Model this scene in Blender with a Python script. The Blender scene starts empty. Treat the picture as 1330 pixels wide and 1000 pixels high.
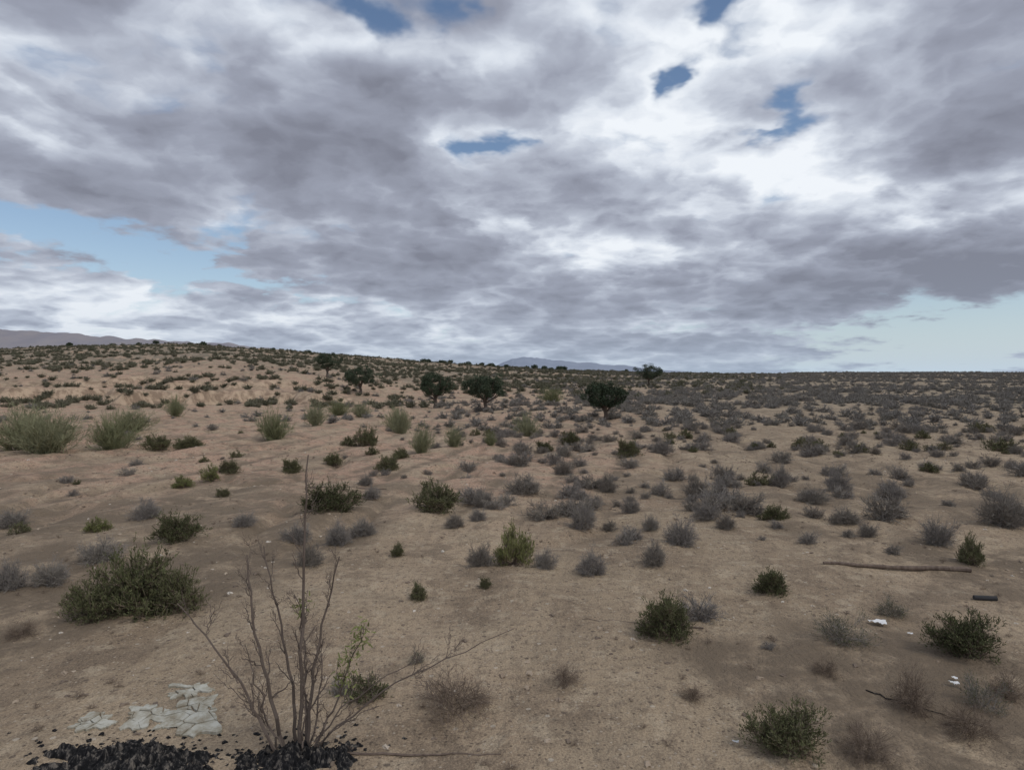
import bpy, math, numpy as np
from mathutils import Vector
R=np.random.default_rng
scene=bpy.context.scene
scene.view_settings.view_transform='Standard'
scene.view_settings.look='None'
scene.view_settings.exposure=0
CAMZ=3.5
# ---------------------------------------------------------------- helpers
def sstep(x,a,b):
    t=np.clip((x-a)/(b-a),0,1); return t*t*(3-2*t)
def hsh(i,j,s):
    v=np.sin(i*127.1+j*311.7+s*74.7)*43758.5453
    return v-np.floor(v)
def vn(x,y,s=0):
    i=np.floor(x); j=np.floor(y); fx=x-i; fy=y-j
    fx=fx*fx*(3-2*fx); fy=fy*fy*(3-2*fy)
    a=hsh(i,j,s); b=hsh(i+1,j,s); c=hsh(i,j+1,s); d=hsh(i+1,j+1,s)
    return (a*(1-fx)+b*fx)*(1-fy)+(c*(1-fx)+d*fx)*fy
def fbm(x,y,s=0,o=4):
    r=0; a=.5; n=0
    for k in range(o):
        r=r+a*vn(x*2**k+17*k,y*2**k-9*k,s+k); n+=a; a*=.5
    return r/n
# ---------------------------------------------------------------- terrain
def bank_mask(s): return sstep(s,-1.0,-.72)*(1-sstep(s,-.36,-.12))
def H(x,y):
    x=np.asarray(x,float); y=np.asarray(y,float)
    yf=np.maximum(y,20.); s=x/yf
    prof=np.interp(s,[-1.5,-.9,-.767,-.6,-.48,-.37,-.25,-.075,.06,.22,.38,.44,.6,.8,1.2],
                     [.03,.034,.036,.041,.0415,.035,.026,.0115,.005,.0,-.0012,.0006,.001,.0005,0])
    zr=CAMZ+330*prof
    rise=np.clip((y-95)/(330-95),0,1)**.85
    rise=np.where(y<330,rise,1.)
    bm=bank_mask(s)
    yb=78+22*(fbm(x/22,y*0+1,5)-.5)+14*(fbm(x/5,y*0+2,6)-.5)
    step=1.6*bm*sstep(y,yb-2,yb+1.5)+1.0*bm*sstep(y,yb+8,yb+12)
    z=step+(zr-step)*rise
    g=sstep(y,60,150)
    z=z+g*(1-sstep(s,-.2,.25)*.75)*3.4*(fbm(x/28,y/16,11)-.5)
    z=z+(fbm(x/3.2,y/3.2,1)-.5)*.26+(fbm(x/14,y/14,3)-.5)*.7*sstep(y,12,50)
    q=(x-.2*y)+.35*(fbm(x/6,y/6,21)-.5)
    z=z+.06*np.cos(q*2*math.pi/1.9)*sstep(y,9,20)*(1-sstep(y,60,90))*(.4+.8*vn(x/7,y/7,9))
    z=z+.045*(fbm(x/.7,y/.7,8,3)-.5)*2
    r=np.abs(fbm(x/5+3,y/9,41)-.5)
    z=z-.2*np.clip(1-r/.035,0,1)*(1-.5*sstep(s,-.1,.4))*sstep(y,9,18)
    return z
def veg_f(x,y):
    s=x/np.maximum(y,5.)
    left=sstep(y,95,160)*(1-.3*sstep(s,-.1,.4))
    right=sstep(s,.0,.5)*sstep(y,35,90)*.7
    return np.clip(np.maximum(left,right),0,1)*(1-.9*bank_mask(s)*sstep(y,70,80)*(1-sstep(y,95,115)))
def mesh_from(name,V,F,mats,smooth=False,matidx=None):
    me=bpy.data.meshes.new(name)
    V=np.asarray(V,np.float32); F=np.asarray(F,np.int32)
    me.vertices.add(len(V)); me.vertices.foreach_set('co',V.ravel())
    me.loops.add(F.size); me.loops.foreach_set('vertex_index',F.ravel())
    me.polygons.add(len(F)); me.polygons.foreach_set('loop_start',np.arange(0,F.size,F.shape[1],dtype=np.int32))
    if matidx is not None: me.polygons.foreach_set('material_index',np.asarray(matidx,np.int32))
    if smooth: me.polygons.foreach_set('use_smooth',np.ones(len(F),bool))
    for m in mats: me.materials.append(m)
    me.update(calc_edges=True); me.validate()
    return me
def obj(name,me,loc=(0,0,0),rot=0,scl=(1,1,1),parent=None):
    o=bpy.data.objects.new(name,me); scene.collection.objects.link(o)
    o.location=loc; o.rotation_euler=(0,0,rot) if not isinstance(rot,tuple) else rot; o.scale=scl
    if parent: o.parent=parent
    return o
def grid(X,Y,Z):
    ny,nx=X.shape
    V=np.stack([X.ravel(),Y.ravel(),Z.ravel()],1)
    i=np.arange(ny-1)[:,None]*nx+np.arange(nx-1)[None,:]; i=i.ravel()
    return V,np.stack([i,i+1,i+nx+1,i+nx],1)
# ---------------------------------------------------------------- node helper
class N:
    def __init__(s,tree): s.t=tree; s.n=tree.nodes; s.l=tree.links
    def put(s,inp,v):
        if isinstance(v,bpy.types.NodeSocket): s.l.new(v,inp)
        elif v is not None:
            if isinstance(v,(tuple,list)) and len(v)==3 and inp.type=='RGBA': v=(*v,1)
            inp.default_value=v
    def m(s,op,a,b=None,c=None,clamp=False):
        n=s.n.new('ShaderNodeMath'); n.operation=op; n.use_clamp=clamp
        s.put(n.inputs[0],a); s.put(n.inputs[1],b); s.put(n.inputs[2],c); return n.outputs[0]
    def vm(s,op,a,b=None,sc=None):
        n=s.n.new('ShaderNodeVectorMath'); n.operation=op
        s.put(n.inputs[0],a); s.put(n.inputs[1],b)
        if sc is not None: s.put(n.inputs[3],sc)
        return n.outputs[0]
    def noise(s,vec,scale,detail=4,rough=.5,dist=0,col=False):
        n=s.n.new('ShaderNodeTexNoise'); n.noise_dimensions='2D'; s.put(n.inputs['Vector'],vec)
        n.inputs['Scale'].default_value=scale; n.inputs['Detail'].default_value=detail
        n.inputs['Roughness'].default_value=rough; n.inputs['Distortion'].default_value=dist
        return n.outputs['Color' if col else 'Fac']
    def vor(s,vec,scale,smooth=.6):
        n=s.n.new('ShaderNodeTexVoronoi'); n.voronoi_dimensions='2D'; n.feature='SMOOTH_F1'; n.inputs['Smoothness'].default_value=smooth
        n.inputs['Scale'].default_value=scale; s.put(n.inputs['Vector'],vec); return n.outputs['Distance']
    def ss(s,v,a,b):
        n=s.n.new('ShaderNodeMapRange'); n.interpolation_type='SMOOTHSTEP'
        s.put(n.inputs[0],v); n.inputs[1].default_value=a; n.inputs[2].default_value=b; return n.outputs[0]
    def ramp(s,v,stops):
        n=s.n.new('ShaderNodeValToRGB'); s.put(n.inputs[0],v); e=n.color_ramp.elements
        while len(e)<len(stops): e.new(.5)
        for k,(p,c) in enumerate(stops): e[k].position=p; e[k].color=(*c,1)
        return n.outputs[0]
    def mix(s,f,a,b,mode='MIX'):
        n=s.n.new('ShaderNodeMix'); n.data_type='RGBA'; n.blend_type=mode
        s.put(n.inputs[0],f); s.put(n.inputs[6],a); s.put(n.inputs[7],b); return n.outputs[2]
def newmat(name):
    m=bpy.data.materials.new(name); m.use_nodes=True; t=m.node_tree
    b=t.nodes['Principled BSDF']; b.inputs['Roughness'].default_value=.9
    b.inputs['Specular IOR Level'].default_value=.15
    return m,N(t),b
def plantmat(name,cols):
    m=bpy.data.materials.new(name); m.use_nodes=True; t=m.node_tree; t.nodes.clear(); n=N(t)
    b=t.nodes.new('ShaderNodeBsdfDiffuse'); o=t.nodes.new('ShaderNodeOutputMaterial'); t.links.new(b.outputs[0],o.inputs[0])
    oi=n.n.new('ShaderNodeObjectInfo'); ge=n.n.new('ShaderNodeNewGeometry')
    f=n.m('ADD',n.m('MULTIPLY',oi.outputs['Random'],.6),n.m('MULTIPLY',ge.outputs['Random Per Island'],.4))
    c=n.ramp(f,[(.1+.8*i/(len(cols)-1),q) for i,q in enumerate(cols)])
    n.put(b.inputs['Color'],c)
    return m
M_dry=plantmat('dry_twigs',[(.19,.165,.145),(.26,.235,.20),(.235,.215,.205),(.31,.28,.235)])
M_dryhaze=plantmat('dry_twigs_hazed',[(.21,.195,.17),(.26,.24,.21),(.23,.215,.205),(.29,.27,.23)])  # far copy of the dry twigs, distance haze painted into its colour
M_brown=plantmat('brown_twigs',[(.17,.13,.10),(.24,.19,.15)])
M_green=plantmat('shrub_leaves',[(.080,.088,.046),(.12,.13,.065),(.15,.155,.08),(.12,.12,.07)])
M_yel=plantmat('yellowgreen_leaves',[(.17,.19,.075),(.24,.245,.105)])
M_ret=plantmat('broom_stems',[(.19,.20,.105),(.24,.245,.145),(.28,.275,.18)])
M_olive=plantmat('olive_leaves',[(.042,.058,.038),(.066,.085,.055),(.095,.115,.078)])
M_bark=plantmat('bark',[(.10,.08,.065),(.15,.12,.10)])
M_hill=plantmat('hill_scrub_leaves_hazed',[(.13,.13,.092),(.165,.16,.112),(.20,.185,.138)])  # leaf colour lightened and greyed in place of aerial haze
# ---------------------------------------------------------------- ground material
def ground_mat():
    m,n,b=newmat('sandy_soil')
    ge=n.n.new('ShaderNodeNewGeometry'); P=ge.outputs['Position']
    at=n.n.new('ShaderNodeAttribute'); at.attribute_name='mask'
    sp=n.n.new('ShaderNodeSeparateColor'); n.put(sp.inputs[0],at.outputs['Color'])
    veg,pink,damp=sp.outputs; slope=at.outputs['Alpha']
    n1=n.noise(P,.16,4,.6); n2=n.noise(P,.9,7,.68); n3=n.noise(P,7,5,.7); n4=n.noise(P,42,3,.75)
    n5=n.noise(P,.42,6,.62)
    c=n.mix(n.ss(n1,.36,.64),(.335,.252,.172),(.465,.352,.242))
    c=n.mix(n.m('MULTIPLY',pink,n.ss(n5,.25,.55)),c,(.53,.345,.245))
    c=n.mix(n.m('MULTIPLY',n.ss(n2,.49,.60),.75),c,(.225,.168,.117))
    c=n.mix(n.m('MULTIPLY',n.ss(n5,.57,.43),.45),c,(.53,.415,.285))
    c=n.mix(n.m('MULTIPLY',n.ss(n.noise(P,2.3,5,.65),.54,.66),.6),c,(.54,.435,.31))
    c=n.mix(n.m('MULTIPLY',n.ss(n3,.50,.64),.5),c,(.19,.145,.105))
    c=n.mix(n.m('MULTIPLY',n.ss(n4,.50,.62),.38),c,(.14,.11,.08))
    c=n.mix(n.m('MULTIPLY',n.ss(n4,.50,.36),.25),c,(.58,.47,.34))
    def gravel(sc,thr,size,ca,cb_,c):
        vo=n.n.new('ShaderNodeTexVoronoi'); vo.voronoi_dimensions='2D'; vo.inputs['Scale'].default_value=sc; n.put(vo.inputs['Vector'],P)
        sep=n.n.new('ShaderNodeSeparateColor'); n.put(sep.inputs[0],vo.outputs['Color'])
        pb=n.m('MULTIPLY',n.m('LESS_THAN',vo.outputs['Distance'],size),n.m('GREATER_THAN',sep.outputs[0],thr))
        return n.mix(n.m('MULTIPLY',pb,.7),c,n.mix(n.m('GREATER_THAN',sep.outputs[1],.6),ca,cb_)),pb
    c,peb=gravel(16,.8,.22,(.12,.092,.07),(.54,.45,.35),c)
    c,peb2=gravel(5.5,.9,.15,(.13,.10,.08),(.58,.50,.40),c)
    c=n.mix(n.m('MULTIPLY',damp,n.ss(n2,.3,.55)),c,(.205,.158,.112))
    c=n.mix(n.m('MULTIPLY',slope,.75),c,n.mix(n.ss(n2,.4,.6),(.54,.41,.29),(.28,.20,.14)))
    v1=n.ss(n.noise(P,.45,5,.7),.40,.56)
    gv=n.mix(n.ss(n1,.4,.6),(.165,.152,.112),(.22,.193,.15))  # distant scrub cover, its colour paled to carry the haze
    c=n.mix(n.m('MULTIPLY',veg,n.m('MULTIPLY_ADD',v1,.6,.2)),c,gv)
    n.put(b.inputs['Base Color'],c)
    bp=n.n.new('ShaderNodeBump'); bp.inputs['Strength'].default_value=1; bp.inputs['Distance'].default_value=.18
    h=n.m('ADD',n.m('MULTIPLY',n2,.9),n.m('ADD',n.m('MULTIPLY',n3,.42),n.m('MULTIPLY',n4,.07)))
    h=n.m('ADD',h,n.m('MULTIPLY',peb,.06)); h=n.m('ADD',h,n.m('MULTIPLY',peb2,.12))
    n.put(bp.inputs['Height'],h); n.put(b.inputs['Normal'],bp.outputs[0])
    return m
b=math.asinh(6500/12)
tx=np.linspace(-1,1,900); X1=12*np.sinh(b*tx)
ty=np.linspace(-.42,1,1100); Y1=8+12*np.sinh(b*ty)
X,Y=np.meshgrid(X1,Y1); Z=H(X,Y)
V,F=grid(X,Y,Z)
me=mesh_from('ground',V,F,[ground_mat()],True)
S=X/np.maximum(Y,5)
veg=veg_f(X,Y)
pink=(1-sstep(S,.0,.35))*sstep(Y,13,24)
damp=sstep(fbm(X/4,Y/4,31),.50,.64)*(1-sstep(Y,10,30)*.6)
damp=np.maximum(damp,np.exp(-((X+9.5+(Y-17)*-.35)/1.0)**2)*sstep(Y,12,15)*(1-sstep(Y,22,25)))
q_=(X-.2*Y)+.35*(fbm(X/6,Y/6,21)-.5)
damp=np.maximum(damp,.85*sstep(-np.cos(q_*2*math.pi/1.9),.55,.95)*sstep(Y,12,18)*(1-sstep(Y,40,70))*sstep(vn(X/5,Y/9,19),.3,.6))
rr_=np.abs(fbm(X/5+3,Y/9,41)-.5); damp=np.maximum(damp,.8*np.clip(1-rr_/.02,0,1)*sstep(Y,9,18)*(1-sstep(Y,60,90)))
gy=np.gradient(Z,axis=0)/np.gradient(Y,axis=0); gx=np.gradient(Z,axis=1)/np.gradient(X,axis=1)
slope=sstep(np.hypot(gx,gy),.22,.5)*sstep(Y,40,60)*(1-sstep(Y,200,300))
ca=me.color_attributes.new('mask','FLOAT_COLOR','POINT')
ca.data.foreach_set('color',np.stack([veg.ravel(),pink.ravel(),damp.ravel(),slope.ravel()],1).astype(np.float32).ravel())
obj('ground',me)
# ---------------------------------------------------------------- quad soup builders
def nrm(v): return v/np.maximum(np.linalg.norm(v,axis=-1,keepdims=True),1e-9)
def strips(p0,p1,w0,w1,rng):
    d=nrm(p1-p0); sd=nrm(np.cross(d,rng.normal(size=d.shape)))
    w0=np.broadcast_to(w0,(len(p0),))[:,None]; w1=np.broadcast_to(w1,(len(p0),))[:,None]
    return np.stack([p0-sd*w0/2,p0+sd*w0/2,p1+sd*w1/2,p1-sd*w1/2],1)
def tube(path,rad,sides=5):
    path=np.asarray(path,float); rad=np.asarray(rad,float)
    t=nrm(np.gradient(path,axis=0)); a=nrm(np.cross(t,np.array([.9,.3,.1]))); c=np.cross(t,a)
    an=np.linspace(0,2*math.pi,sides,endpoint=False)
    ring=path[:,None]+rad[:,None,None]*(np.cos(an)[None,:,None]*a[:,None]+np.sin(an)[None,:,None]*c[:,None])
    r2=np.roll(ring,-1,axis=1)
    return np.stack([ring[:-1],r2[:-1],r2[1:],ring[1:]],2).reshape(-1,4,3)
def soup(name,parts,mats):
    Q=np.concatenate([p for p,_ in parts]); mi=np.concatenate([np.full(len(p),k) for p,k in parts])
    return mesh_from(name,Q.reshape(-1,3),np.arange(len(Q)*4).reshape(-1,4),mats,False,mi)
def shrub_mesh(name,seed,ns=70,nt=9,nsub=4,w=.005,leaf=0,ll=.035,lw=.013,mats=None,up=.3,spread=1.,lens=(.15,.07),jit=.55):
    g=R(seed); az=g.uniform(0,2*math.pi,ns); z=g.uniform(.0,1,ns)**1.1; c=np.sqrt(1-z*z)
    ph=g.uniform(0,6,4)
    lobe=.80+.15*np.sin(az*2+ph[0])+.12*np.sin(az*3+ph[1]+z*4)+.1*np.sin(az*5+ph[2]-z*6)
    r=.42*lobe*g.uniform(.6,1.12,ns)
    tip=np.stack([np.cos(az)*c*r*spread,np.sin(az)*c*r*spread,z*r*1.0+.01],1)
    base=np.stack([g.normal(0,.07,ns),g.normal(0,.07,ns),np.full(ns,-.02)],1)
    mid=base*.5+tip*.5+g.normal(0,.03,(ns,3))+np.array([0,0,.05])
    parts=[(strips(base,mid,w*2.2,w*1.6,g),0),(strips(mid,tip,w*1.6,w*.8,g),0)]
    i=np.repeat(np.arange(ns),nt); t=g.uniform(-.3,1,len(i))[:,None]
    o=np.where(t<0,mid[i]*(1+t)+base[i]*(-t),mid[i]*(1-t)+tip[i]*t)
    d=nrm(nrm(tip-mid)[i]+g.normal(0,jit,(len(i),3))+np.array([0,0,up])); L=(lens[0]*g.uniform(.5,1.1,len(i)))[:,None]
    e=o+d*L; e[:,2]=np.maximum(e[:,2],.005)
    parts.append((strips(o,e,w*1.1,w*.5,g),0))
    j=np.repeat(np.arange(len(i)),nsub); t=g.uniform(.2,1,len(j))[:,None]
    o2=o[j]*(1-t)+e[j]*t; d2=nrm(d[j]+g.normal(0,.6,(len(j),3))+np.array([0,0,up])); e2=o2+d2*(lens[1]*g.uniform(.5,1.2,len(j)))[:,None]
    parts.append((strips(o2,e2,w*.75,w*.4,g),0))
    if leaf:
        k=np.repeat(np.arange(len(j)),leaf); t=g.uniform(0,1,len(k))[:,None]
        o3=o2[k]*(1-t)+e2[k]*t; d3=nrm(d2[k]+g.normal(0,.6,(len(k),3))+np.array([0,0,up])); e3=o3+d3*(ll*g.uniform(.6,1.2,len(k)))[:,None]
        parts.append((strips(o3,e3,lw,lw*.5,g),1))
    return soup(name,parts,mats)
dryM=[shrub_mesh('dry_shrub_mesh',s,85,12,5,.005,mats=[M_dry],jit=.7) for s in (1,2,3)]
greenM=[shrub_mesh('green_shrub_mesh',s,65,9,4,.005,4,.028,.0095,mats=[M_brown,M_green],up=.4) for s in (11,12,13)]
yelM=[shrub_mesh('yellow_shrub_mesh',s,55,8,4,.006,3,.04,.01,mats=[M_brown,M_yel],up=.8) for s in (21,)]
sparseM=[shrub_mesh('sparse_shrub_mesh',s,55,8,4,.0035,mats=[M_brown],up=.1,lens=(.2,.1),jit=.8) for s in (31,32)]
sparseG=[shrub_mesh('sparse_green_mesh',s,45,7,4,.004,1,.025,.008,mats=[M_dry,M_green],up=.3,lens=(.18,.09)) for s in (35,)]
dryMid=[shrub_mesh('dry_mid_mesh',s,50,9,4,.008,mats=[M_dry],jit=.7) for s in (41,42,43,44)]
greenMid=[shrub_mesh('green_mid_mesh',s,34,7,3,.008,2,.05,.017,mats=[M_brown,M_green]) for s in (45,46)]
dryFar=[shrub_mesh('dry_far_mesh',s,26,5,2,.026,mats=[M_dryhaze],lens=(.17,.11)) for s in (51,52,53)]
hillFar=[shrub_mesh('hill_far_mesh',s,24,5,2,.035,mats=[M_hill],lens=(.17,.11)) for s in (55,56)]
def broom_mesh(name,seed,ns=150,w=.006,mat=None):
    g=R(seed); az=g.uniform(0,2*math.pi,ns); lean=g.uniform(0,1,ns)**.7*1.1
    ph=g.uniform(0,6,3)
    L=g.uniform(.5,1.02,ns)*(.85+.15*np.sin(az*3+ph[0]))
    dirx=np.cos(az)*np.sin(lean); diry=np.sin(az)*np.sin(lean); dz=np.cos(lean)
    base=np.stack([g.normal(0,.12,ns),g.normal(0,.12,ns),np.full(ns,-.03)],1)
    d=np.stack([dirx,diry,dz],1)
    mid=base+d*L[:,None]*.5+g.normal(0,.03,(ns,3)); tip=base+d*L[:,None]+np.stack([dirx,diry,-.25*np.sin(lean)],1)*.12
    parts=[(strips(base,mid,w*2.2,w*1.4,g),0),(strips(mid,tip,w*1.3,w*.6,g),0)]
    i=np.repeat(np.arange(ns),12); t=g.uniform(-.7,1,len(i))[:,None]
    o=np.where(t<0,base[i]*(-t)+mid[i]*(1+t),mid[i]*(1-t)+tip[i]*t)
    dd=nrm(d[i]+g.normal(0,.45,(len(i),3))+np.array([0,0,.25])); e=o+dd*(.20*g.uniform(.5,1.1,len(i)))[:,None]
    parts.append((strips(o,e,w*.9,w*.5,g),0))
    j=np.repeat(np.arange(len(i)),4); t=g.uniform(.1,.9,len(j))[:,None]
    o2=o[j]*(1-t)+e[j]*t; e2=o2+nrm(dd[j]+g.normal(0,.45,(len(j),3)))*(.12*g.uniform(.5,1.1,len(j)))[:,None]
    parts.append((strips(o2,e2,w*.75,w*.4,g),0))
    return soup(name,parts,[mat])
broomM=[broom_mesh('broom_mesh',s,140,.008,M_ret) for s in (61,62,63)]
# ---------------------------------------------------------------- placed shrubs (x, y_front, width, height)
rg=R(5)
placed=[]
def place(name,meshes,x,y,w,h,k=None):
    yc=y+.25*w; xc=x*yc/y
    me=meshes[len(placed)%len(meshes)] if k is None else meshes[k]
    obj(name,me,(xc,yc,float(H(xc,yc))-.01),rg.uniform(0,6.28),(w*1.15,w*1.15,h/.44))
    placed.append((xc,yc,w))
for x,y,w,h in [(-5.45,9.55,1.35,.95),(-4.95,9.7,.95,.75),(-5.85,9.35,.85,.5),(-6.83,13.6,1.13,.55),(1.98,8.6,.9,.58),(-1.84,16.4,1.42,.75),(-4.45,16.4,1.51,.72),(4.03,10.35,.66,.4),
    (5.45,8.05,.9,.5),(8.36,12.1,.53,.55),(-1.45,10.3,.34,.26),(-2.2,12.75,.32,.26),(6.2,15.7,.76,.38),(-7.85,23.7,.82,.55),
    (-7.1,26.4,.91,.5),(-7.15,32.6,1.28,1.),(-4.4,23.7,1.,.6),(-16.1,30.3,1.47,.7),(-15.2,31.3,1.7,.6),(-9.9,23.3,.9,.5),(-8.36,19.3,.45,.27),
    (-.43,10.7,.22,.2),(4.8,27.6,1.15,.8),(2.44,5.95,.79,.42),(-4.6,27.5,.8,.5),(1.5,31,1.,.6),(2.9,33,1.2,.7)]:
    place('green_shrub',greenM,x,y,w,h)
for x,y,w,h in [(.04,12.04,.86,.65),(-9.1,14.6,.6,.3),(-10.2,20.6,.8,.35),(-9.8,21.7,.75,.5)]:
    place('yellow_green_shrub',yelM,x,y,w,h)
for x,y,w,h in [(-.55,11.9,.58,.45),(.58,11.76,.49,.36),(1.36,11.4,.69,.45),(2.52,11.8,.6,.44),(1.57,14.8,.75,.7),(3.39,13.4,.86,.6),
    (4.75,14.8,.58,.35),(7.64,15.3,.85,.42),(8.03,17.8,1.07,.45),(9.6,19.6,.81,.65),(8.59,13.4,.77,.6),(10.9,14.8,1.2,.85),(.33,19.3,1.47,.6),
    (-.74,17.3,.72,.55),(-1.28,14.8,.58,.35),(-.8,15.4,.46,.3),(-3.17,14.1,.72,.4),(-3.5,13.4,.68,.5),(-3.64,12.,.61,.42),(-4.45,13.8,.73,.43),
    (-6.,14.9,.62,.33),(-8.8,16.,.92,.5),(-11.4,15.2,.8,.45),(-7.5,10.8,.68,.43),(-8.,10.6,.61,.5),(-7.5,12.1,.9,.46),(2.96,16.6,.61,.43),
    (2.82,19.6,.77,.6),(1.8,23.,.85,.6),(6.4,28.4,1.18,.75),(5.1,18.4,.85,.7),(5.8,18.6,.65,.5),(4.6,15.7,.8,.45),(8.3,20.6,.86,.68),
    (-4.,19.,.6,.4),(-4.6,21,.6,.4),(3.1,14.9,.5,.35),(7.6,14.2,.5,.35),(10.6,18.6,1.,.5),(11.6,15.4,1.,.7)]:
    place('dry_shrub',dryM,x,y,w,h)
for x,y,w,h in [(4.1,6.8,.55,.5),(-.57,6.6,1.0,.4),(.59,7.3,.42,.26),(4.34,6.3,.6,.34),(3.16,5.9,.6,.35),(-6.5,8.8,.5,.22),(5.3,7.1,.5,.32),(3.6,7.6,.4,.2),(1.9,7.0,.35,.18)]:
    place('dead_twig_shrub',sparseM,x,y,w,h)
for x,y,w,h in [(5.43,9.54,.55,.28),(-1.14,7.9,.25,.2),(4.9,6.9,.5,.35),(4.18,8.4,.73,.42)]:
    place('sparse_shrub',sparseG,x,y,w,h)
for x,y,w,h in [(-20.6,29.5,3.4,2.2),(-22.6,31,3.8,2.4),(-18.6,31,2.6,1.9),(-22.9,40,3.,1.6),(-25.5,50.6,1.75,1.75),(-12.5,34.9,2.2,1.85),(-6.6,39.4,1.8,1.8),(-7.6,44,1.8,1.7),
    (-3.98,29.5,1.3,1.4),(-2.8,32,1.1,1.1),(.93,40,1.9,1.7),(-12.7,43,1.8,1.7),(4.8,80,3.4,2.1),(-1.05,32.6,.75,.8),(-14.3,55,2.5,1.5),(-12,53,2,1.4)]:
    yc=y+.1*w; xc=x*yc/y
    obj('broom_bush',broomM[len(placed)%3],(xc,yc,float(H(xc,yc))-.02),rg.uniform(0,6.28),(w/1.7,w/1.7,h/.95)); placed.append((xc,yc,w*.8))
PL=np.array(placed)
# ---------------------------------------------------------------- instanced shrubland
def scatter(name,child,me,pts,size,seed):
    g=R(seed); n=len(pts)
    if n==0: return
    z=H(pts[:,0],pts[:,1])-.02*size
    a=g.uniform(0,2*math.pi,n); h=size/2*math.sqrt(2)
    Q=np.stack([np.stack([pts[:,0]+h*np.cos(a+k*math.pi/2),pts[:,1]+h*np.sin(a+k*math.pi/2),z],1) for k in range(4)],1)
    p=obj(name,mesh_from(name,Q.reshape(-1,3),np.arange(n*4).reshape(-1,4),[]))
    p.instance_type='FACES'; p.use_instance_faces_scale=True; p.instance_faces_scale=1
    p.show_instancer_for_render=False; p.show_instancer_for_viewport=False
    obj(child,me,parent=p)
g=R(77); YM=360; n=110000
yy=np.sqrt(g.uniform(6.5**2,YM**2,n)); ss=g.uniform(-1.05,1.05,n); xx=ss*yy
dmax=n/(1.05*(YM**2-6.5**2))
rt=sstep(ss,-.15,.3)
ctr=np.exp(-((ss-.05)/.22)**2)
d=.045+.54*rt*sstep(yy,12,19)+.34*ctr*sstep(yy,12,16)*(1-sstep(yy,45,80))+.05*sstep(yy,60,110)
d=d*(.12+1.7*sstep(fbm(xx/3,yy/3,55,3),.32,.66))*(1-.65*sstep(yy,60,150)*sstep(ss,0,.3))
row=.5+.5*np.cos((xx-.2*yy)*2*math.pi/2.6); rowm=.8*sstep(yy,14,20)*(1-sstep(yy,70,110))*sstep(ss,.05,.3)
d=d*(1-rowm+rowm*1.9*row**1.5)
bare=bank_mask(ss)*sstep(yy,60,75)*(1-sstep(yy,95,115)); d*=1-.6*bare
keep=g.uniform(0,1,n)<d/dmax
P=np.stack([xx,yy],1)[keep]
dd=np.linalg.norm(P[:,None]-PL[None,:,:2],axis=2)
P=P[(dd>PL[None,:,2]*.5+.2).all(1)]
s_=P[:,0]/P[:,1]
sz=(.36+.95*g.uniform(0,1,len(P))**1.5)*np.where(P[:,1]<14,.6,1)*(1+.2*sstep(P[:,1],30,80))*(1+.18*sstep(s_,.1,.5))
kind=g.uniform(0,1,len(P))
pg=.08+.3*(1-sstep(s_,-.25,.05))
isg=kind<pg
far=P[:,1]>42; hill=(P[:,1]>90+40*kind)&(s_<-.15+.6*g.uniform(0,1,len(P)))
for k in range(4):
    q=(np.arange(len(P))%4==k)
    scatter('dry_shrubs','shrub_a',dryMid[k],P[q&~far&~isg],sz[q&~far&~isg],k)
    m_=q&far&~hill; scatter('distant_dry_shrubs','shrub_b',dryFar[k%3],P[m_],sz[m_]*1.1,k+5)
for k in range(2):
    q=(np.arange(len(P))%2==k)
    scatter('green_shrubs','shrub_c',greenMid[k],P[q&~far&isg],sz[q&~far&isg],k+9)
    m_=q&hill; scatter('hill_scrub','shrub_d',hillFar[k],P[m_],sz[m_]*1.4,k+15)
n=9000; y2=np.sqrt(g.uniform(100**2,420**2,n)); s2=g.uniform(-1.05,.5,n)
k2=g.uniform(0,1,n)<(1-sstep(s2,-.3,.3)*.97)*(.2+.9*sstep(vn(s2*y2/25,y2/25,91),.35,.6))*(1-.8*bank_mask(s2)*(1-sstep(y2,105,125)))
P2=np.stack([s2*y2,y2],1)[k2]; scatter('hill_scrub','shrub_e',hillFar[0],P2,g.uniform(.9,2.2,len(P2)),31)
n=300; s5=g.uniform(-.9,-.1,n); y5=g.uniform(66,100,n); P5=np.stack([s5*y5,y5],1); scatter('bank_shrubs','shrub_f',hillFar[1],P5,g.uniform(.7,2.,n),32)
tuft=shrub_mesh('tuft_mesh',71,16,5,2,.009,mats=[M_brown],up=.3,lens=(.25,.12))
n=2400; y3=np.sqrt(g.uniform(5**2,36**2,n)); x3=g.uniform(-1,1,n)*y3
k3=vn(x3/2.5,y3/2.5,17)>.45
P3=np.stack([x3,y3],1)[k3]; scatter('dry_tufts','tuft',tuft,P3,g.uniform(.04,.18,len(P3)),33)
# ---------------------------------------------------------------- stones
bpy.ops.mesh.primitive_ico_sphere_add(subdivisions=2,radius=.5); st=bpy.context.object; sm=st.data; bpy.data.objects.remove(st)
sm.name='stone_mesh'
for v in sm.vertices:
    c=v.co; f=.8+.35*math.sin(c.x*7+c.y*5)*math.cos(c.z*6+c.y*3); v.co=Vector((c.x*f,c.y*f*.8,c.z*f*.55))
mS,nS,bS=newmat('stone'); oi=nS.n.new('ShaderNodeObjectInfo')
nS.put(bS.inputs['Base Color'],nS.ramp(oi.outputs['Random'],[(0,(.14,.11,.09)),(.5,(.29,.225,.165)),(.85,(.42,.34,.26)),(1,(.58,.53,.46))]))
sm.materials.append(mS)
n=15000; y4=np.sqrt(g.uniform(4.5**2,40**2,n)); x4=g.uniform(-1,1,n)*y4
k4=g.uniform(0,1,n)<.25+.9*sstep(vn(x4/1.5,y4/1.5,27),.45,.75)
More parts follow.
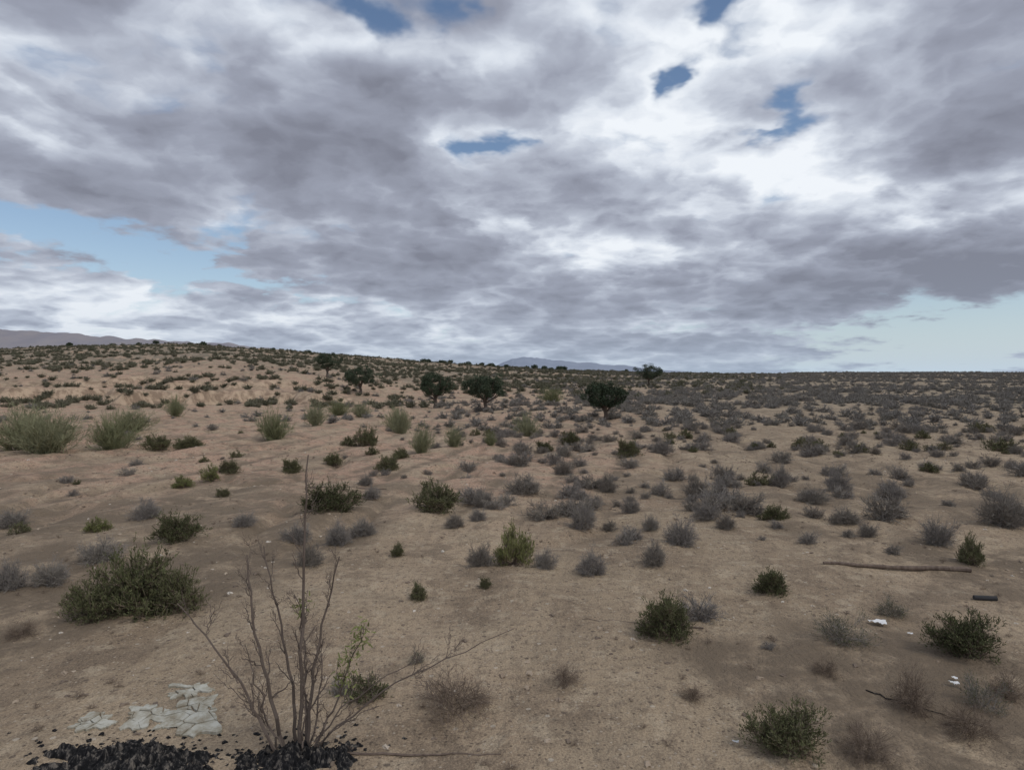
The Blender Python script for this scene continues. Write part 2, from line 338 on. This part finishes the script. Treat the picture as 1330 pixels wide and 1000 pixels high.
P4=np.stack([x4,y4],1)[k4]; scatter('scattered_stones','stone',sm,P4,.02+.10*g.uniform(0,1,len(P4))**4+g.uniform(0,.02,len(P4)),35)
# ---------------------------------------------------------------- olive trees
def olive(x,y,w,h,seed):
    g=R(seed); parts=[]
    hz=h*.34
    tr=np.array([[0,0,-.1],[.06,0,hz*.4],[-.05,.04,hz*.8],[0,0,hz*1.1]])
    parts.append((tube(tr,[.26,.18,.15,.13],8),0))
    for k in range(9):
        a=k*2.4+g.uniform(-.4,.4); rr=w*.5*g.uniform(.45,.82); top=np.array([math.cos(a)*rr,math.sin(a)*rr,h*g.uniform(.5,.88)])
        p0=np.array([0,0,hz*g.uniform(.5,1.05)]); md=(p0+top)/2+np.array([0,0,-.1])+g.normal(0,.1,3)
        parts.append((tube([p0,md,top],[.09,.06,.02],5),0))
    nc=80
    a=g.uniform(0,6.28,nc); ph=g.uniform(0,6,2); zz=g.uniform(-1,1,nc); rr=np.sqrt(1-zz**2)*g.uniform(.35,1,nc)**.5
    lob=(.85+.17*np.sin(2*a+ph[0])+.14*np.sin(3*a+ph[1]))
    c=np.stack([np.cos(a)*rr*w*.45*lob,np.sin(a)*rr*w*.45*lob,h*.62+zz*h*.29*np.where(zz>0,lob,.85)],1)
    n=150; i=np.repeat(np.arange(nc),n); cr=g.uniform(.18,.42,nc)*w/4.2
    o=c[i]+nrm(g.normal(size=(len(i),3)))*(cr[i]*g.uniform(.2,1,len(i))**.6)[:,None]*np.array([1,1,.75])
    d=nrm(nrm(o-c[i])+g.normal(0,.7,(len(i),3)))
    parts.append((strips(o,o+d*.12,.055,.02,g),1))
    obj('olive_tree',soup('olive_tree',parts,[M_bark,M_olive]),(x,y,float(H(x,y))))
for k,(x,y,w,h) in enumerate([(-31,112,5.2,4.2),(-20.9,92,5.4,3.9),(-8.1,70.5,4.9,3.9),(-2.45,60.7,4.8,3.7),(7.1,50.6,3.9,2.9),(27,132,6.4,4.6)]):
    olive(x,y,w,h,100+k)
parts=[]; g=R(301)
for k in range(60):
    s=g.choice([g.uniform(-.14,.08),g.uniform(.1,.3),g.uniform(-.75,-.2)],p=[.6,.25,.15]); y=g.uniform(300,340) if s<.09 else g.uniform(400,600)
    x=s*y; z=float(H(x,y)); w=g.uniform(1.5,3.6); n=220
    o=g.normal(size=(n,3)); o=nrm(o)*g.uniform(.4,1,n)[:,None]*np.array([w/2,w/2,w*.3])+np.array([x,y,z+w*.3])
    parts.append((strips(o,o+nrm(g.normal(size=(n,3)))*.5,.4,.2,g),0))
obj('distant_trees',soup('distant_trees',parts,[M_olive]))
# ---------------------------------------------------------------- mountains
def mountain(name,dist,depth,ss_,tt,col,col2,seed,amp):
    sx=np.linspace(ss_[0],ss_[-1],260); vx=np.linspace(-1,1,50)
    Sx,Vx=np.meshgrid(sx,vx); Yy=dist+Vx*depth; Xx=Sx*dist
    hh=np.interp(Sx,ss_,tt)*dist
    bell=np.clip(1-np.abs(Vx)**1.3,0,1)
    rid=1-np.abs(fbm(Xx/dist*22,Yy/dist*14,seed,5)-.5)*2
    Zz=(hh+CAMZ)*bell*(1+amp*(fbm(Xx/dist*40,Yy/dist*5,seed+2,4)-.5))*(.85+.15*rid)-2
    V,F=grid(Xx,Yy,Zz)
    m,n,b=newmat(name+'_hazed_rock'); ge=n.n.new('ShaderNodeNewGeometry')
    n.put(b.inputs['Base Color'],n.mix(n.ss(n.noise(ge.outputs['Position'],.01,6,.6),.35,.65),col,col2))  # bluish distance haze is mixed into the rock's base colour
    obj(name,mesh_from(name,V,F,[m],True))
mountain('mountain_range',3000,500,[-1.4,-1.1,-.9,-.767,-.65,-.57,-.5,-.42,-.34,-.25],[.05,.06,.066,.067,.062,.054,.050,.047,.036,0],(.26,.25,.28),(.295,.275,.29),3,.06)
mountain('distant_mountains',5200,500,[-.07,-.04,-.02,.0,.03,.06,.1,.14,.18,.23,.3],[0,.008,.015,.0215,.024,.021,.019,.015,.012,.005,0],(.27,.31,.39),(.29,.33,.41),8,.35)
# ---------------------------------------------------------------- bare shrub in the foreground
def bare_shrub():
    g=R(9); parts=[]
    def path(pts,n=14,j=.012):
        pts=np.asarray(pts,float); u=np.linspace(0,1,len(pts)); t=np.linspace(0,1,n)
        c=[np.polyval(np.polyfit(u,pts[:,k],min(2,len(pts)-1)),t) for k in range(3)]
        p=np.stack(c,1); p[1:]+=g.normal(0,j,(n-1,3)); return p
    def grow(p,r0,depth,nch,L):
        n=len(p); rad=np.linspace(r0,max(r0*.3,.0017),n); parts.append((tube(p,rad,5 if depth<2 else 3),0))
        if depth>=2: return
        for k in range(nch):
            i=int(g.uniform(.25,.97)*(n-1)); i=max(i,1); dr=nrm(p[min(i+1,n-1)]-p[i-1]); d=nrm(dr+g.normal(0,.45,3)+np.array([0,0,.15]))
            l=L*g.uniform(.4,1)*(1-.3*i/n); q=p[i]+np.linspace(0,1,8)[:,None]*d*l; q[:,2]+=.08*l*np.linspace(0,1,8)**2; q[1:]+=g.normal(0,.008,(7,3))
            grow(q,max(rad[i]*.55,.0028),depth+1,max(2,nch-4),L*.5)
    stems=[([(0,0,0),(.02,.05,1.),(.05,0,1.9),(.08,.05,2.75)],.020,9,.45),
     ([(-.12,0,0),(-.42,.1,1.),(-.55,.2,1.8)],.020,9,.4),([(-.15,-.1,0),(-.5,-.2,.8),(-.98,-.2,1.45)],.017,9,.4),
     ([(.06,0,0),(.12,.1,.8),(.34,.1,1.78)],.020,9,.4),([(-.06,.1,0),(-.2,.2,.9),(-.45,.3,1.85)],.018,8,.4),
     ([(.1,-.1,0),(.4,-.1,.6),(.62,-.15,1.2)],.013,7,.35),([(.1,0,0),(.95,.15,.62),(1.98,.3,1.02)],.011,8,.4),
     ([(.1,.1,0),(.45,.2,.4),(1.1,.3,.75)],.010,7,.35),([(-.2,0,0),(-.3,-.1,.5),(-.42,-.2,1.1)],.012,7,.35),
     ([(.02,.1,0),(.0,.2,.7),(-.08,.2,1.4)],.015,8,.4),([(.1,.0,0),(.2,-.1,.5),(.25,-.1,1.1)],.012,7,.35),
     ([(-.1,.0,0),(-.25,-.1,.3),(-.6,-.1,.7)],.009,6,.35),([(.15,.0,0),(.4,-.1,.3),(.75,-.1,.5)],.008,6,.3),([(.05,-.1,0),(.08,-.15,.4),(.1,-.2,.9)],.011,6,.3)]
    for pts,r,nc,L in stems: grow(path(pts),r,0,nc,L)
    for c in [(.5,-.12,.95),(.56,-.14,1.08),(.45,-.1,.8),(-.02,.2,1.3),(.6,-.15,1.2),(.42,-.1,.7)]:
        n=34; o=np.array(c)+g.normal(0,.045,(n,3)); parts.append((strips(o,o+nrm(g.normal(size=(n,3)))*.05,.018,.008,g),1))
    mB=plantmat('bare_stems',[(.10,.078,.066),(.16,.13,.11),(.13,.10,.085)])
    x,y=-1.96,6.1
    obj('bare_shrub',soup('bare_shrub',parts,[mB,M_yel]),(x,y,float(H(x,y))-.03))
bare_shrub()
# ---------------------------------------------------------------- burnt heap, plates, pole, pipe, litter
def char_heap(x,y,lx,ly,hh,seed):
    a=np.linspace(-1.2,1.2,220); A,B=np.meshgrid(a,a); r=np.sqrt(A*A+B*B)+1.3*(fbm(A*3+5,B*2.4,seed)-.5)+.9*(fbm(A*12,B*8,seed+1)-.5)
    ce=np.floor(fbm(A*lx*9,B*ly*9,seed+3,3)*9)/9; lump=.6*ce+.4*np.abs(fbm(A*lx*16,B*ly*16,seed+5)-.5)*2
    zz=hh*np.clip(1-r,0,1)**.8*(.2+1.5*lump)+.012*(fbm(A*lx*50,B*ly*50,seed,2)-.5)*(r<1)-.02
    Xx=x+A*lx; Yy=y+B*ly; V,F=grid(Xx,Yy,H(Xx,Yy)+zz)
    obj('burnt_heap',mesh_from('burnt_heap',V,F,[mChar],True))
mChar,nC,bC=newmat('charcoal'); ge=nC.n.new('ShaderNodeNewGeometry')
nC.put(bC.inputs['Base Color'],nC.ramp(nC.noise(ge.outputs['Position'],16,6,.75),[(.44,(.010,.010,.011)),(.54,(.03,.029,.029)),(.64,(.16,.14,.12))])); bC.inputs['Roughness'].default_value=.9
char_heap(-3.4,5.93,1.0,.34,.15,4); char_heap(-2.0,5.88,.52,.38,.14,6)
g=R(88); n=260; xx=np.where(g.uniform(0,1,n)<.65,g.normal(-3.4,.6,n),g.normal(-2.0,.35,n)); yy=6.0+np.abs(g.normal(0,.25,n))
stc=sm.copy(); stc.name='char_lump_mesh'; stc.materials.clear(); stc.materials.append(mChar)
scatter('charcoal_bits','char_lump',stc,np.stack([xx,yy],1),g.uniform(.015,.07,n),89)
mSl,nL,bL=newmat('dried_mud_plate'); ge=nL.n.new('ShaderNodeNewGeometry')
nL.put(bL.inputs['Base Color'],nL.ramp(nL.noise(ge.outputs['Position'],6,7,.75),[(.36,(.27,.235,.175)),(.5,(.38,.36,.295)),(.62,(.48,.47,.41))]))
def plates(cx,cy,rx,ry,seed,n=8):
    g=R(seed); c=g.uniform(-1,1,(n,2))*np.array([rx,ry]); V=[];Fc=[]
    th=np.linspace(0,2*math.pi,61)[:-1]; ph=g.uniform(0,6,4)
    outl=.9+.22*np.sin(2*th+ph[0])+.2*np.sin(3*th+ph[1])+.14*np.sin(7*th+ph[2])+.1*np.sin(13*th+ph[3])+g.normal(0,.05,60)
    for i in range(n):
        poly=[np.array([math.cos(t)*rx*1.15*q,math.sin(t)*ry*1.15*q]) for t,q in zip(th,outl)]
        for j in range(n):
            if i==j: continue
            mdp=(c[i]+c[j])/2; nv=(c[j]-c[i]); nv=nv/np.linalg.norm(nv); mdp=mdp-nv*.005; out=[]
            for a in range(len(poly)):
                p,q=poly[a],poly[(a+1)%len(poly)]; dp=np.dot(p-mdp,nv); dq=np.dot(q-mdp,nv)
                if dp<=0: out.append(p)
                if dp*dq<0: out.append(p+(q-p)*dp/(dp-dq))
            poly=out
            if len(poly)<3: break
        if len(poly)<3 or g.uniform()<.12: continue
        lift=g.uniform(.010,.02); k=len(V); m=len(poly); tl=g.normal(0,.05,2)
        for p in poly: q=p+g.normal(0,.004,2); dq=q-c[i]; V.append((cx+q[0],cy+q[1],float(H(cx+q[0],cy+q[1]))+lift+tl@dq))
        for v in V[k:k+m]: V.append((v[0],v[1],v[2]-.06))
        Fc.append(list(range(k,k+m)))
        for a in range(m): b_=(a+1)%m; Fc.append([k+a,k+m+a,k+m+b_,k+b_])
    me=bpy.data.meshes.new('cracked_mud'); me.from_pydata([tuple(map(float,v)) for v in V],[],Fc); me.materials.append(mSl); obj('cracked_mud_plates',me)
plates(-3.55,7.3,.26,.2,1,14); plates(-3.28,6.74,.3,.32,2,18); plates(-4.18,6.6,.2,.15,3,9); plates(-3.75,6.75,.2,.18,5,9)
mP,nP,bP=newmat('weathered_wood'); ge=nP.n.new('ShaderNodeNewGeometry')
nP.put(bP.inputs['Base Color'],nP.ramp(nP.noise(ge.outputs['Position'],14,5,.6),[(.35,(.12,.09,.072)),(.65,(.20,.155,.125))]))
def pole(name,p0,p1,r0,r1,mat,j=.01,sides=8,n=16):
    g=R(int(abs(p0[0])*10)+3); t=np.linspace(0,1,n)[:,None]; xy=np.array(p0)*(1-t)+np.array(p1)*t; xy[1:-1]+=g.normal(0,j,(n-2,2))
    z=H(xy[:,0],xy[:,1]); z=np.linspace(z[0],z[-1],n)*.5+z*.5
    rad=np.linspace(r0,r1,n)*(1+g.uniform(-.1,.1,n)*(j>0)); p=np.concatenate([xy,(z+rad*.8)[:,None]],1)
    q=tube(p,rad,sides); parts=[(q,0)]
    for e,k in ((0,0),(-1,-1)):
        c=p[e]; ring=q.reshape(n-1,sides,4,3)[e][:,0 if e==0 else 3]
        r2=np.roll(ring,-1,0); parts.append((np.stack([np.broadcast_to(c,ring.shape),ring,r2,np.broadcast_to(c,ring.shape)*1.0+1e-5],1),0))
    obj(name,soup(name,parts,[mat]))
pole('wooden_pole',(5.67,12.1),(8.08,11.7),.026,.05,mP,.010)
pole('fallen_branch',(-1.7,5.98),(-.1,6.02),.014,.006,mP,.01,5)
pole('fallen_branch',(3.9,7.3),(4.7,6.6),.008,.004,mChar,.015,5)
pole('fallen_branch',(-6.5,21),(-3.8,20.2),.02,.01,mP,.02,5)
pole('fallen_branch',(2.6,9.0),(1.0,9.4),.012,.005,mP,.02,5)
mPi,nPi,bPi=newmat('grey_plastic'); bPi.inputs['Base Color'].default_value=(.05,.05,.052,1)
pole('plastic_pipe',(7.2,10.35),(7.52,10.3),.038,.038,mPi,.0,10,3)
mW,nW,bW=newmat('white_litter'); bW.inputs['Base Color'].default_value=(.72,.72,.72,1)
def litter(x,y,w,seed):
    a=np.linspace(-1,1,9); A,B=np.meshgrid(a,a); Xx=x+A*w/2*(1+.3*B); Yy=y+B*w*.35; g=R(seed)
    V,F=grid(Xx,Yy,H(Xx,Yy)+.03+w*.18*vn(A*2+5,B*2,seed)+g.uniform(0,.01,A.shape)); obj('paper_litter',mesh_from('paper_litter',V,F,[mW]))
litter(5.12,9.25,.2,1); litter(5.35,8.9,.06,2); litter(4.95,7.4,.09,3); litter(2.1,6.2,.05,4); litter(5.05,7.55,.06,5)
# ---------------------------------------------------------------- sky and light
w=bpy.data.worlds.new('World'); scene.world=w; w.use_nodes=True; t=w.node_tree; t.nodes.clear(); n=N(t)
SAZ,SEL=120,50
tc=n.n.new('ShaderNodeTexCoord'); sx=n.n.new('ShaderNodeSeparateXYZ'); n.put(sx.inputs[0],tc.outputs['Generated']); x,y,z=sx.outputs
zc=n.m('ADD',n.m('MAXIMUM',z,0),.21)
cb=n.n.new('ShaderNodeCombineXYZ'); n.put(cb.inputs[0],n.m('DIVIDE',x,zc)); n.put(cb.inputs[1],n.m('DIVIDE',y,zc)); Pv=cb.outputs[0]
wcol=n.noise(Pv,2.4,5,.6,col=True)
Pw=n.vm('ADD',Pv,n.vm('SCALE',n.vm('SUBTRACT',wcol,(.5,.5,.5)),None,.24))
def dens(P):
    a=n.noise(P,1.9,7,.56)
    v1=n.vor(P,5.0,.6); v2=n.vor(P,13,.4)
    r=n.m('MULTIPLY_ADD',v1,-.28,n.m('ADD',a,.12))
    return n.m('MULTIPLY_ADD',v2,-.15,n.m('ADD',r,.068))
n1=dens(Pw); n2=dens(n.vm('ADD',Pw,(.03,.045,0)))
wz=n.n.new('ShaderNodeSeparateXYZ'); n.put(wz.inputs[0],n.vm('SUBTRACT',wcol,(.5,.5,.5)))
az=n.m('ADD',n.m('MULTIPLY',n.m('ARCTAN2',x,y),57.2958),n.m('MULTIPLY',wz.outputs[0],14))
elr=n.m('MULTIPLY',n.m('ARCSINE',z),57.2958)
el=n.m('ADD',elr,n.m('MULTIPLY',wz.outputs[1],7))
def blob(a,e,ra,re,rot=0):
    c,s=math.cos(math.radians(rot)),math.sin(math.radians(rot))
    da=n.m('SUBTRACT',az,a); de=n.m('SUBTRACT',el,e)
    u=n.m('DIVIDE',n.m('ADD',n.m('MULTIPLY',da,c),n.m('MULTIPLY',de,s)),ra)
    v=n.m('DIVIDE',n.m('SUBTRACT',n.m('MULTIPLY',de,c),n.m('MULTIPLY',da,s)),re)
    return n.m('POWER',2.71828,n.m('MULTIPLY',n.m('ADD',n.m('MULTIPLY',u,u),n.m('MULTIPLY',v,v)),-1))
def sumb(L,start):
    r=start
    for a,e,ra,re,rot,wt in L: r=n.m('MULTIPLY_ADD',blob(a,e,ra,re,rot),wt,r)
    return r
holes=[(-5,28.4,6,2.0,0,-1.05),(-12,26.7,5,1.3,-8,-.85),(16,27.9,2.2,1.4,0,-.8),(13.2,23.2,1.5,1.5,20,-.75),(20.5,19.8,2.6,1.6,-10,-.95),(-1,19.2,3,1.0,0,-.8),
       (-34,9.8,11,2.0,-9,-1.2),(-22,7.6,7,1.0,-8,-.8),(35,2.2,13,2.3,7,-1.25),(45,4,14,3,0,-.8)]
D=sumb(holes,n.m('MULTIPLY_ADD',n.m('SUBTRACT',n1,.5),1.9,.86))
alpha=n.ss(D,.0,.6)
thick=[(-22,15.5,17,6,0,.36),(-33,24,10,3,0,.20),(31,6.8,15,3.0,3,.58),(38,21,8,8,0,.36),(-8,22,12,3,0,.16),(4,15.5,7,2,-10,.18),(-8,9,12,3,0,.20),(10,5,9,2.5,0,.16),(24,22,3,2,0,.15),
       (20,16.5,8,2.4,-12,-.40),(20,26,7,3,0,-.30),(33,12.6,7,1.6,-5,-.38),(-1,12.5,3,1.5,-20,-.30),(9,10,4,1.5,-10,-.32),(-36,17.5,6,1.6,-15,-.30),
       (-12,25,9,1.8,0,-.26),(-4,25.5,7,2,0,-.18),(-33,4.5,9,2.6,0,-.28),(-3,19.2,5,2,0,-.2),(12,22,5,4,0,-.25),(-17,4.5,3,1,0,-.25)]
T=n.m('MULTIPLY_ADD',n.m('SUBTRACT',n1,.5),1.35,.385)
T=sumb(thick,T)
T=n.m('MULTIPLY_ADD',n.m('SUBTRACT',n2,n1),1.3,T)
cc=n.ramp(T,[(.0,(.88,.92,.97)),(.16,(.70,.75,.83)),(.36,(.475,.515,.605)),(.60,(.325,.35,.43)),(.98,(.215,.228,.285))])
hz=n.m('POWER',2.71828,n.m('MULTIPLY',n.m('MAXIMUM',elr,0),-.30))
cc=n.mix(n.m('MULTIPLY',hz,.7),cc,(.37,.46,.58))
sk=n.n.new('ShaderNodeTexSky'); sk.sky_type='NISHITA'; sk.sun_disc=False; sk.sun_elevation=math.radians(SEL); sk.sun_rotation=math.radians(SAZ); sk.altitude=200; sk.dust_density=.6; sk.ozone_density=2
skc=n.vm('SCALE',sk.outputs[0],None,.105)
skc=n.mix(n.m('POWER',2.71828,n.m('MULTIPLY',n.m('MAXIMUM',elr,0),-.18)),skc,(.53,.64,.74))
bg=n.n.new('ShaderNodeBackground'); n.put(bg.inputs[0],n.mix(alpha,skc,cc)); bg.inputs[1].default_value=1.0
ow=n.n.new('ShaderNodeOutputWorld'); t.links.new(bg.outputs[0],ow.inputs[0])
L=bpy.data.lights.new('sun','SUN'); L.energy=1.2; L.angle=math.radians(14); L.color=(1,.95,.87)
lo=bpy.data.objects.new('sun',L); scene.collection.objects.link(lo); a,e=math.radians(SAZ),math.radians(SEL)
lo.rotation_euler=Vector((math.sin(a)*math.cos(e),math.cos(a)*math.cos(e),math.sin(e))).to_track_quat('Z','Y').to_euler()
# ---------------------------------------------------------------- camera
cam=bpy.data.cameras.new('camera'); cam.lens=23.47; cam.sensor_width=36; cam.clip_end=20000; cam.clip_start=.05
co=bpy.data.objects.new('camera',cam); scene.collection.objects.link(co); co.location=(0,0,CAMZ); co.rotation_euler=(math.radians(90-.99),0,0)
scene.camera=co
